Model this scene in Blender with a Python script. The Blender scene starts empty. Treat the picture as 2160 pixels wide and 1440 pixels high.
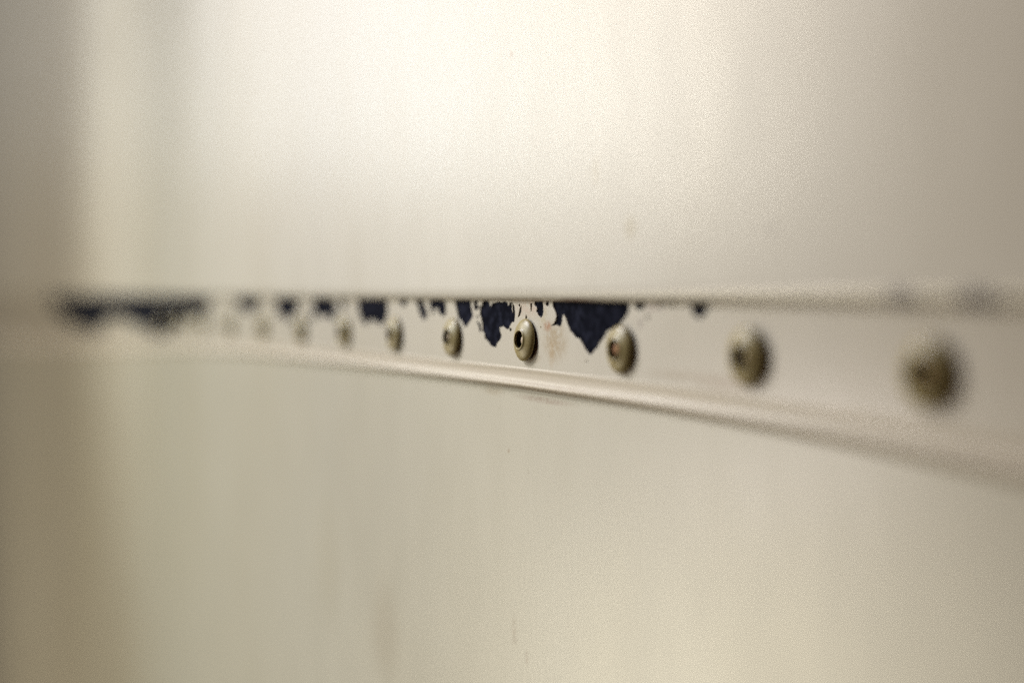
import bpy, bmesh, math, random
from mathutils import Vector, noise

S = bpy.context.scene
COL = S.collection
MM = 0.001

# ------------------------------------------------------------------ camera, light, exposure
cam_d = bpy.data.cameras.new("camera")
cam = bpy.data.objects.new("camera", cam_d)
COL.objects.link(cam)
cam.location = (0.3287, -0.1699, 0.0)
FWD = Vector((-0.8932 * math.cos(0.0374), 0.4488 * math.cos(0.0374), -math.sin(0.0374)))
fwd = Vector((-math.cos(math.atan(1380 / 2750)), math.sin(math.atan(1380 / 2750)), 0))
FWD = Vector((fwd.x * math.cos(0.03744), fwd.y * math.cos(0.03744), -math.sin(0.03744)))
cam.rotation_euler = FWD.to_track_quat('-Z', 'Y').to_euler()
cam_d.sensor_width = 36.0
cam_d.lens = 2750 / 2160 * 36.0
cam_d.clip_start = 0.01
cam_d.clip_end = 100
cam_d.dof.use_dof = True
cam_d.dof.focus_distance = 0.3685
cam_d.dof.aperture_fstop = 3.1
S.camera = cam
S.render.resolution_x, S.render.resolution_y = 1024, 682

W = bpy.data.worlds.new("World")
S.world = W
W.use_nodes = True
bg = W.node_tree.nodes["Background"]
bg.inputs[0].default_value = (1.0, 0.35, 0.22, 1)
bg.inputs[1].default_value = 0.02


def lamp(name, loc, target, w, h, power, color, spread=180):
    d = bpy.data.lights.new(name, 'AREA')
    d.shape = 'RECTANGLE'
    d.size, d.size_y = w, h
    d.energy = power
    d.color = color
    d.spread = math.radians(spread)
    o = bpy.data.objects.new(name, d)
    COL.objects.link(o)
    o.location = loc
    o.rotation_euler = (Vector(target) - Vector(loc)).to_track_quat('-Z', 'Y').to_euler()
    return o


def spot(name, loc, target, cone, power, color, tall=1.0):
    d = bpy.data.lights.new(name, 'SPOT')
    d.spot_size = math.radians(cone)
    d.spot_blend = 1.0
    d.shadow_soft_size = 0.06
    d.energy = power
    d.color = color
    o = bpy.data.objects.new(name, d)
    COL.objects.link(o)
    o.location = loc
    o.scale = (1, tall, 1)
    o.rotation_euler = (Vector(target) - Vector(loc)).to_track_quat('-Z', 'Y').to_euler()
    return o


# tall windows in the end wall of the room, mirrored softly in the glossy enamel
lamp("window_light_narrow", (-5.0, -1.70, 1.69), (-4.0, -1.70, 1.69), 0.50, 2.42, 8.5, (0.93, 0.98, 1.0))
lamp("window_light_middle", (-5.0, -2.30, 1.69), (-4.0, -2.30, 1.69), 0.50, 2.42, 23.0, (0.86, 0.95, 1.0))
lamp("fill_panel_wide", (-5.0, -3.40, 1.68), (-4.0, -3.40, 1.68), 0.70, 2.44, 108.0, (1.0, 0.94, 0.82))  # added panel, not a known window; lifts the wall right of centre
# added lamps without a visible source: rivets throw their shadows towards the camera
lamp("key_fill", (-0.35, -0.30, 0.40), (-0.05, 0.0, 0.08), 0.15, 0.15, 0.60, (0.94, 0.91, 1.0), 100)  # added key, brightens the top centre of the wall
lamp("warm_fill", (-0.8, -0.6, 0.4), (0.0, 0.0, 0.1), 0.2, 0.2, 0.20, (1.0, 0.7, 0.35))  # added warm fill close to the wall, no ceiling fixture
lamp("low_fill", (-1.3, -1.1, -0.7), (-0.2, 0.0, -0.1), 0.6, 0.6, 7.5, (1.0, 0.90, 0.68))  # added fill from below, brightens the lower right
spot("fill_spot_far", (-1.2, -1.0, 0.3), (-0.64, 0.0, 0.14), 14, 18.0, (0.97, 1.0, 1.0), 2.6)  # added narrow spot, makes the bright upright band at far left
spot("fill_spot_far_soft", (-1.2, -1.0, 0.3), (-0.62, 0.0, 0.14), 30, 9.0, (1.0, 1.0, 0.97), 1.6)  # added wider spot, softens the edge of that band
spot("fill_spot_middle", (-1.2, -1.1, -0.25), (-0.15, 0.0, -0.10), 26, 8.7, (1.0, 0.90, 0.84))  # added spot, lifts the lower panel around the middle
spot("fill_spot_wide", (-0.9, -1.2, 0.5), (-0.25, 0.0, -0.22), 34, 31.0, (0.80, 0.94, 1.0))  # added spot, main pool of light on the lower panel
spot("fill_spot_low", (-1.1, -1.0, 0.5), (-0.45, 0.0, -0.25), 44, 12.4, (1.0, 0.98, 0.76))  # added spot for the lower left, falling off to the right
spot("fill_spot_near", (-0.9, -0.9, 0.9), (0.04, 0.0, -0.04), 11, 40.4, (0.96, 1.0, 1.0))  # added tight spot, brightens the wall around the focus point

S.view_settings.view_transform = 'Standard'
S.view_settings.look = 'None'
S.view_settings.exposure = 0.0
S.view_settings.gamma = 1.0
S.render.engine = 'CYCLES'
S.cycles.use_denoising = False
S.cycles.use_adaptive_sampling = False
S.cycles.max_bounces = 8
S.cycles.use_light_tree = False
S.cycles.sample_clamp_direct = 6.0
S.cycles.sample_clamp_indirect = 3.0
S.cycles.light_sampling_threshold = 0.0


# ------------------------------------------------------------------ helpers
def lerp_table(tab, x):
    if x <= tab[0][0]:
        return tab[0][1]
    for (a, va), (b, vb) in zip(tab, tab[1:]):
        if x <= b:
            t = (x - a) / (b - a)
            return va + (vb - va) * t
    return tab[-1][1]


# drop of the joint strip's lower edge below eye level along the wall, mm
EDGE = [(-1900, 2.9), (-1364, 2.45), (-949, 1.98), (-651, 1.55), (-422, 1.235), (-283, 1.09), (-118, 1.027),
        (0, 1.005), (60, 1.018), (106, 1.05), (142, 1.083), (177, 1.135), (260, 1.27)]


def wf(x):                      # x in mm, smoothed
    return sum(lerp_table(EDGE, x + k * 9) for k in (-2, -1, 0, 1, 2)) / 5


def link(name, mesh, mat, parent=None):
    o = bpy.data.objects.new(name, mesh)
    COL.objects.link(o)
    if mat:
        mesh.materials.append(mat)
    if parent:
        o.parent = parent
    return o


def smooth(me):
    me.polygons.foreach_set("use_smooth", [True] * len(me.polygons))


def frange(a, b, st):
    out = []
    while a < b - 1e-6:
        out.append(a)
        a += st
    out.append(b)
    return out


def xs_stations(x0, x1):
    xs, x = [x0], x0
    while x < x1:
        st = 3 if -120 < x < 230 else 8 if x > -400 else 25
        x += st
        xs.append(min(x, x1))
    return xs


def sheet(name, rows, xs, mat, parent=None):
    """rows: function x -> list of (y, z) in mm; skinned along the wall."""
    me = bpy.data.meshes.new(name)
    V, Fc = [], []
    n = None
    for x in xs:
        r = rows(x)
        n = len(r)
        V += [(x * MM, y * MM, z * MM) for y, z in r]
    for i in range(len(xs) - 1):
        for j in range(n - 1):
            a = i * n + j
            Fc.append((a, a + n, a + n + 1, a + 1))
    me.from_pydata(V, [], Fc)
    me.update()
    smooth(me)
    return link(name, me, mat, parent)


# ------------------------------------------------------------------ materials
def new_mat(name):
    m = bpy.data.materials.new(name)
    m.use_nodes = True
    nt = m.node_tree
    return m, nt, nt.nodes["Principled BSDF"]


class N:
    def __init__(s, nt):
        s.nt = nt
        s.tc = nt.nodes.new("ShaderNodeTexCoord").outputs["Object"]

    def map(s, scale, loc=(0, 0, 0), src=None):
        m = s.nt.nodes.new("ShaderNodeMapping")
        m.inputs["Scale"].default_value = scale
        m.inputs["Location"].default_value = loc
        s.nt.links.new(src or s.tc, m.inputs[0])
        return m.outputs[0]

    def noise(s, vec, scale=1, detail=3, rough=.5):
        n = s.nt.nodes.new("ShaderNodeTexNoise")
        n.inputs["Scale"].default_value = scale
        n.inputs["Detail"].default_value = detail
        n.inputs["Roughness"].default_value = rough
        s.nt.links.new(vec, n.inputs["Vector"])
        return n.outputs[0]

    def ramp(s, fac, a, b, va=0.0, vb=1.0):
        r = s.nt.nodes.new("ShaderNodeMapRange")
        r.interpolation_type = 'SMOOTHSTEP'
        for k, v in zip((1, 2, 3, 4), (a, b, va, vb)):
            r.inputs[k].default_value = v
        s.nt.links.new(fac, r.inputs[0])
        return r.outputs[0]

    def math(s, op, a, b=None):
        m = s.nt.nodes.new("ShaderNodeMath")
        m.operation = op
        for i, v in enumerate((a, b)):
            if v is None:
                continue
            if isinstance(v, (int, float)):
                m.inputs[i].default_value = v
            else:
                s.nt.links.new(v, m.inputs[i])
        return m.outputs[0]

    def mix(s, fac, a, b):
        m = s.nt.nodes.new("ShaderNodeMix")
        m.data_type = 'RGBA'
        for sock, v in ((m.inputs[0], fac), (m.inputs[6], a), (m.inputs[7], b)):
            if isinstance(v, tuple):
                sock.default_value = (*v, 1)
            elif isinstance(v, (int, float)):
                sock.default_value = v
            else:
                s.nt.links.new(v, sock)
        return m.outputs[2]

    def blob(s, x, z, rx, rz, soft=.5):
        """mask of a stain centred on (x, z) mm with radii in mm."""
        v = s.map((1000 / rx, 0, 1000 / rz), (-x / rx, 0, -z / rz))
        l = s.nt.nodes.new("ShaderNodeVectorMath")
        l.operation = 'LENGTH'
        s.nt.links.new(v, l.inputs[0])
        return s.ramp(l.outputs["Value"], 1 + soft, max(0, 1 - soft))

    def bump(s, h, strength, dist, prev=None):
        b = s.nt.nodes.new("ShaderNodeBump")
        b.inputs["Strength"].default_value = strength
        b.inputs["Distance"].default_value = dist
        s.nt.links.new(h, b.inputs["Height"])
        if prev is not None:
            s.nt.links.new(prev, b.inputs["Normal"])
        return b.outputs[0]


def enamel(name, base, stains=(), dirt=None, rough=.24, wrinkle=.5, tint=(0.52, 0.44, 0.30)):
    m, nt, p = new_mat(name)
    k = N(nt)
    cloud = k.noise(k.map((9, 1, 5)), 1, 3)
    col = k.mix(k.ramp(cloud, .35, .7), base, tuple(c * f for c, f in zip(base, (.975, .965, .94))))
    grime = k.noise(k.map((700, 700, 420)), 1, 4, .6)
    col = k.mix(k.ramp(grime, .62, .74, 0, .16), col, (0.33, 0.27, 0.18))
    speck = k.noise(k.map((2600, 2600, 2600)), 1, 1)
    col = k.mix(k.ramp(speck, .775, .80, 0, .7), col, (0.12, 0.07, 0.04))
    for (x, z, rx, rz, amt, c) in stains:
        mott = k.ramp(k.noise(k.map((900, 900, 700), (x, 0, z)), 1, 4, .65), .30, .62)
        f = k.math('MULTIPLY', k.blob(x, z, rx, rz, .7), mott if amt > 0 else .5)
        f = k.math('MULTIPLY', f, abs(amt))
        col = k.mix(f, col, c)
    if dirt:                                  # soot specks gathered on the rolled lip
        for (x, z, rx, rz, lo, c) in dirt:
            f = k.math('MULTIPLY', k.blob(x, z, rx, rz, .5),
                       k.ramp(k.noise(k.map((2400, 2400, 3600)), 1, 3, .7), lo, lo + .05))
            col = k.mix(k.math('MULTIPLY', f, .8), col, c)
    nt.links.new(col, p.inputs["Base Color"])
    rv = k.noise(k.map((60, 60, 25)), 1, 3)
    nt.links.new(k.ramp(rv, .3, .7, rough - .015, rough + .02), p.inputs["Roughness"])
    p.inputs["IOR"].default_value = 1.5
    w1 = k.noise(k.map((620, 1, 190)), 1, 3, .55)
    w2 = k.noise(k.map((2200, 1, 1100)), 1, 2, .5)
    b = k.bump(w1, wrinkle, .00022)
    b = k.bump(w2, wrinkle * 1.2, .00004, b)
    nt.links.new(b, p.inputs["Normal"])
    return m


CREAM = (0.66, 0.585, 0.455)
M_UP = enamel("upper_panel_enamel", (0.735, 0.69, 0.585),
              stains=[(59.3, 15.7, 2.6, 2.6, -.62, (0.45, 0.36, 0.18)), (113.8, 12.8, 1.7, 1.6, -.40, (0.33, 0.28, 0.25)),
                      (42.5, 31, 1.8, 3.2, -.38, (0.5, 0.38, 0.18)), (-5, 67.5, 1.2, 1.3, .45, (0.45, 0.28, 0.15)),
                      (176, -1, 12, 2.6, .0, (0.1, 0.08, 0.09)),
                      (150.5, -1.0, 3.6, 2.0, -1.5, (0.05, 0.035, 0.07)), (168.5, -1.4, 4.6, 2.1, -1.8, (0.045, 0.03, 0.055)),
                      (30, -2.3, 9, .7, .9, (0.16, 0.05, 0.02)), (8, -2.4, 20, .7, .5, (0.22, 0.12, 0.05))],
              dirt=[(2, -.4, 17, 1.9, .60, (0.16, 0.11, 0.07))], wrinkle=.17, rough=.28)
M_LOW = enamel("lower_panel_enamel", (0.60, 0.562, 0.455),
               stains=[(-9.9, -99, 1.6, 4.0, .5, (0.35, 0.28, 0.2)), (-2, -105, .8, 2.2, .5, (0.33, 0.26, 0.2)),
                       (-116, -123, 12, 16, .30, (0.36, 0.28, 0.18)), (-180, -110, 14, 22, .2, (0.42, 0.35, 0.2)),
                       (-14, -46.5, .5, .6, .8, (0.3, 0.2, 0.1)), (-24, -29.5, 6, 1.2, .5, (0.4, 0.32, 0.2)),
                       (14, -114, 1.2, 6, .35, (0.38, 0.3, 0.2)), (8, -30, 14, .8, .6, (0.3, 0.2, 0.14))],
               wrinkle=.12, rough=.30)
M_STRIP = enamel("strip_enamel", (0.655, 0.605, 0.50),
                 stains=[(17, -13.2, 5.5, 4.6, .75, (0.42, 0.31, 0.17)), (12.5, -9.2, 2.0, 1.2, .8, (0.42, 0.2, 0.1)),
                         (15, -16.5, 1.2, 3.5, .6, (0.5, 0.36, 0.2)), (10, -6.5, 2.2, 3, .45, (0.5, 0.4, 0.2)),
                         (60.1, -7.5, 1.1, 1.2, .75, (0.33, 0.28, 0.25)), (80, -19.2, 14, 1.0, .45, (0.4, 0.31, 0.2)),
                         (4, -18.2, 4, 1.4, .4, (0.4, 0.3, 0.18)), (66, -3.6, 4, .8, .5, (0.4, 0.3, 0.28)),
                         (2, -4, 7, 2.6, .30, (0.55, 0.3, 0.2)), (95, -20, 9, 1.6, .45, (0.42, 0.3, 0.2))],
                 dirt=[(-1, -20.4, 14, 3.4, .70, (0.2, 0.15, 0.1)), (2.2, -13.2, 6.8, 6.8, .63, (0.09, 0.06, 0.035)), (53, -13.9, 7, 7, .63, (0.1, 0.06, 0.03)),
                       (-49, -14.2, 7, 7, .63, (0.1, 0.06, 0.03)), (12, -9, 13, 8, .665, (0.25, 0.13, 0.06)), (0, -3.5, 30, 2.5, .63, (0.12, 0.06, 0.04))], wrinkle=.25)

M_BEAD = enamel("bead_enamel", (0.59, 0.52, 0.41), stains=[(30, -26, 60, 1.0, .4, (0.4, 0.3, 0.18))],
                dirt=[(-1, -22, 16, 3.4, .68, (0.2, 0.15, 0.1)), (5, -27, 30, .8, .55, (0.15, 0.1, 0.06))], wrinkle=.12, rough=.44)

M_RIV, nt, p = new_mat("rivet_enamel")
k = N(nt)
g = k.noise(k.map((900, 900, 900)), 1, 3)
col = k.mix(k.ramp(g, .4, .75), (0.36, 0.285, 0.115), (0.28, 0.21, 0.07))
# black grime in the crevice under the rim, with its undercut shade painted in
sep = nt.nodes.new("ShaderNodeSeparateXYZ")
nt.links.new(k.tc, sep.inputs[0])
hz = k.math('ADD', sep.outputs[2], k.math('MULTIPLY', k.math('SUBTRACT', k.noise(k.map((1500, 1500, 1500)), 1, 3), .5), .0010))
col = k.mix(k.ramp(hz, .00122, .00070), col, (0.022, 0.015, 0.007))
nt.links.new(col, p.inputs["Base Color"])
p.inputs["Roughness"].default_value = .40
nt.links.new(k.bump(g, .25, .0001), p.inputs["Normal"])


def flat_mat(name, a, b, sc, rough, metal=0.0, bumpd=.0001, lo=.4, hi=.7):
    m, nt, p = new_mat(name)
    k = N(nt)
    n = k.noise(k.map((sc, sc, sc)), 1, 4, .6)
    nt.links.new(k.mix(k.ramp(n, lo, hi), a, b), p.inputs["Base Color"])
    p.inputs["Roughness"].default_value = rough
    p.inputs["Metallic"].default_value = metal
    nt.links.new(k.bump(n, .5, bumpd), p.inputs["Normal"])
    return m


M_DARK = flat_mat("navy_undercoat", (0.002, 0.0025, 0.007), (0.019, 0.021, 0.036), 300, .75, 0, .0002)
M_DARK.node_tree.nodes["Principled BSDF"].inputs["Specular IOR Level"].default_value = 0.02
M_PIN = flat_mat("pin_steel", (0.42, 0.34, 0.25), (0.30, 0.20, 0.12), 900, .45, .3)
M_RUST = flat_mat("rusty_pin", (0.30, 0.13, 0.05), (0.42, 0.22, 0.09), 900, .75)
M_BORE = flat_mat("bore_dark", (0.008, 0.006, 0.005), (0.03, 0.02, 0.012), 1200, .8)  # near-black lining of the rivet bores


# ------------------------------------------------------------------ upper panel with its rolled lower lip
def waves(x, z):
    """slow dents of the sheet metal, mm"""
    v = Vector((x * .0042, z * .0016, 3.1))
    return 1.1 * noise.noise(v) * min(1, max(0, (abs(z) - 6) / 60))


def upper_rows(x):
    r = []
    w = .12 * noise.noise(Vector((x * .02, 0, 1)))
    r += [(2.0, -2.35 + w), (.9, -2.55 + w), (.1, -2.60 + w), (-.35, -2.5 + w)]
    for a in range(0, 91, 10):                         # rolled edge
        t = math.radians(a)
        r.append((-.55 - 2.2 * math.sin(t), 1.7 - 4.05 * math.cos(t) + w * (1 - a / 90)))
    for z in (2.4, 3.4, 5, 8, 12, 18, 26, 36, 50, 70, 95, 125, 160, 200, 260, 330, 420, 520, 640):
        r.append((-2.75 + waves(x, z), z + 0.0))
    return r


XS = xs_stations(-2400, 320)
up = sheet("upper_metal_panel", upper_rows, XS, M_UP)
up["label"] = "upper cream enamelled metal sheet with rolled bottom lip overhanging the riveted strip"
up["category"] = "metal panel"


# ------------------------------------------------------------------ lower panel
def lower_rows(x):
    f = wf(x)
    zs = [-20, -27.4, -28.1, -29.2, -32, -38, -48, -62, -80, -105, -140, -180, -230, -300, -400, -540, -700]
    return [(1.0 + (waves(x, z * 1.0 + 27) if z < -40 else 0), z * f if z > -40 else z - 40 * (f - 1)) for z in zs]


lo = sheet("lower_metal_panel", lower_rows, XS, M_LOW)
lo["label"] = "lower beige enamelled metal sheet tucked behind the riveted strip's bottom bead"
lo["category"] = "metal panel"

# ------------------------------------------------------------------ joint strip
strip = bpy.data.objects.new("riveted_joint_strip", None)
COL.objects.link(strip)
strip.location = (0, 0, 0)
strip["label"] = "long cream strip with a row of domed rivets and chipped paint showing navy underneath"
strip["category"] = "riveted strip"


def core_rows(x):
    f = wf(x)
    return [(0.0, 3.0), (0.0, -10.0), (0.0, -21.6 * f)]


sheet("undercoat", core_rows, XS, M_DARK, strip)


def bead_rows(x):
    f = wf(x)
    j = .05 * noise.noise(Vector((x * .05, 7, 0)))
    r = [(.05, -20.9), (-.28, -20.98), (-.42 + j, -21.25), (-.52 + j, -21.6), (-.44 + j, -22.0), (-.20, -22.5), (-.08, -23.2), (-.10, -24.1), (-.62, -24.4)]
    m = min(1, max(0, (x - 25) / 110))
    near = [(-1.2, -24.95), (-1.32, -25.25), (-1.30, -25.6), (-1.05, -25.95), (-.62, -26.3), (-.2, -26.7), (.25, -27.1), (.7, -27.5), (1.0, -27.8)]
    mid = [(-.45, -25.3), (-.82, -25.6), (-.98, -26.0), (-1.0, -26.3), (-.86, -26.6), (-.55, -26.9), (-.1, -27.15), (.5, -27.4), (1.0, -27.6)]
    r[-1] = (-.62 * m - .18 * (1 - m), -24.4 * m - 24.9 * (1 - m))
    r += [(u[0] * m + v[0] * (1 - m), u[1] * m + v[1] * (1 - m)) for u, v in zip(near, mid)]
    q = 1 - .62 * min(1, max(0, (x - 25) / 110))          # the rolled edge flattens out towards the near end
    return [(y * q if z < -21.3 and y < 0 else y, z * f) for y, z in r]


bead = sheet("bottom_bead", bead_rows, XS, M_BEAD, strip)

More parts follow.
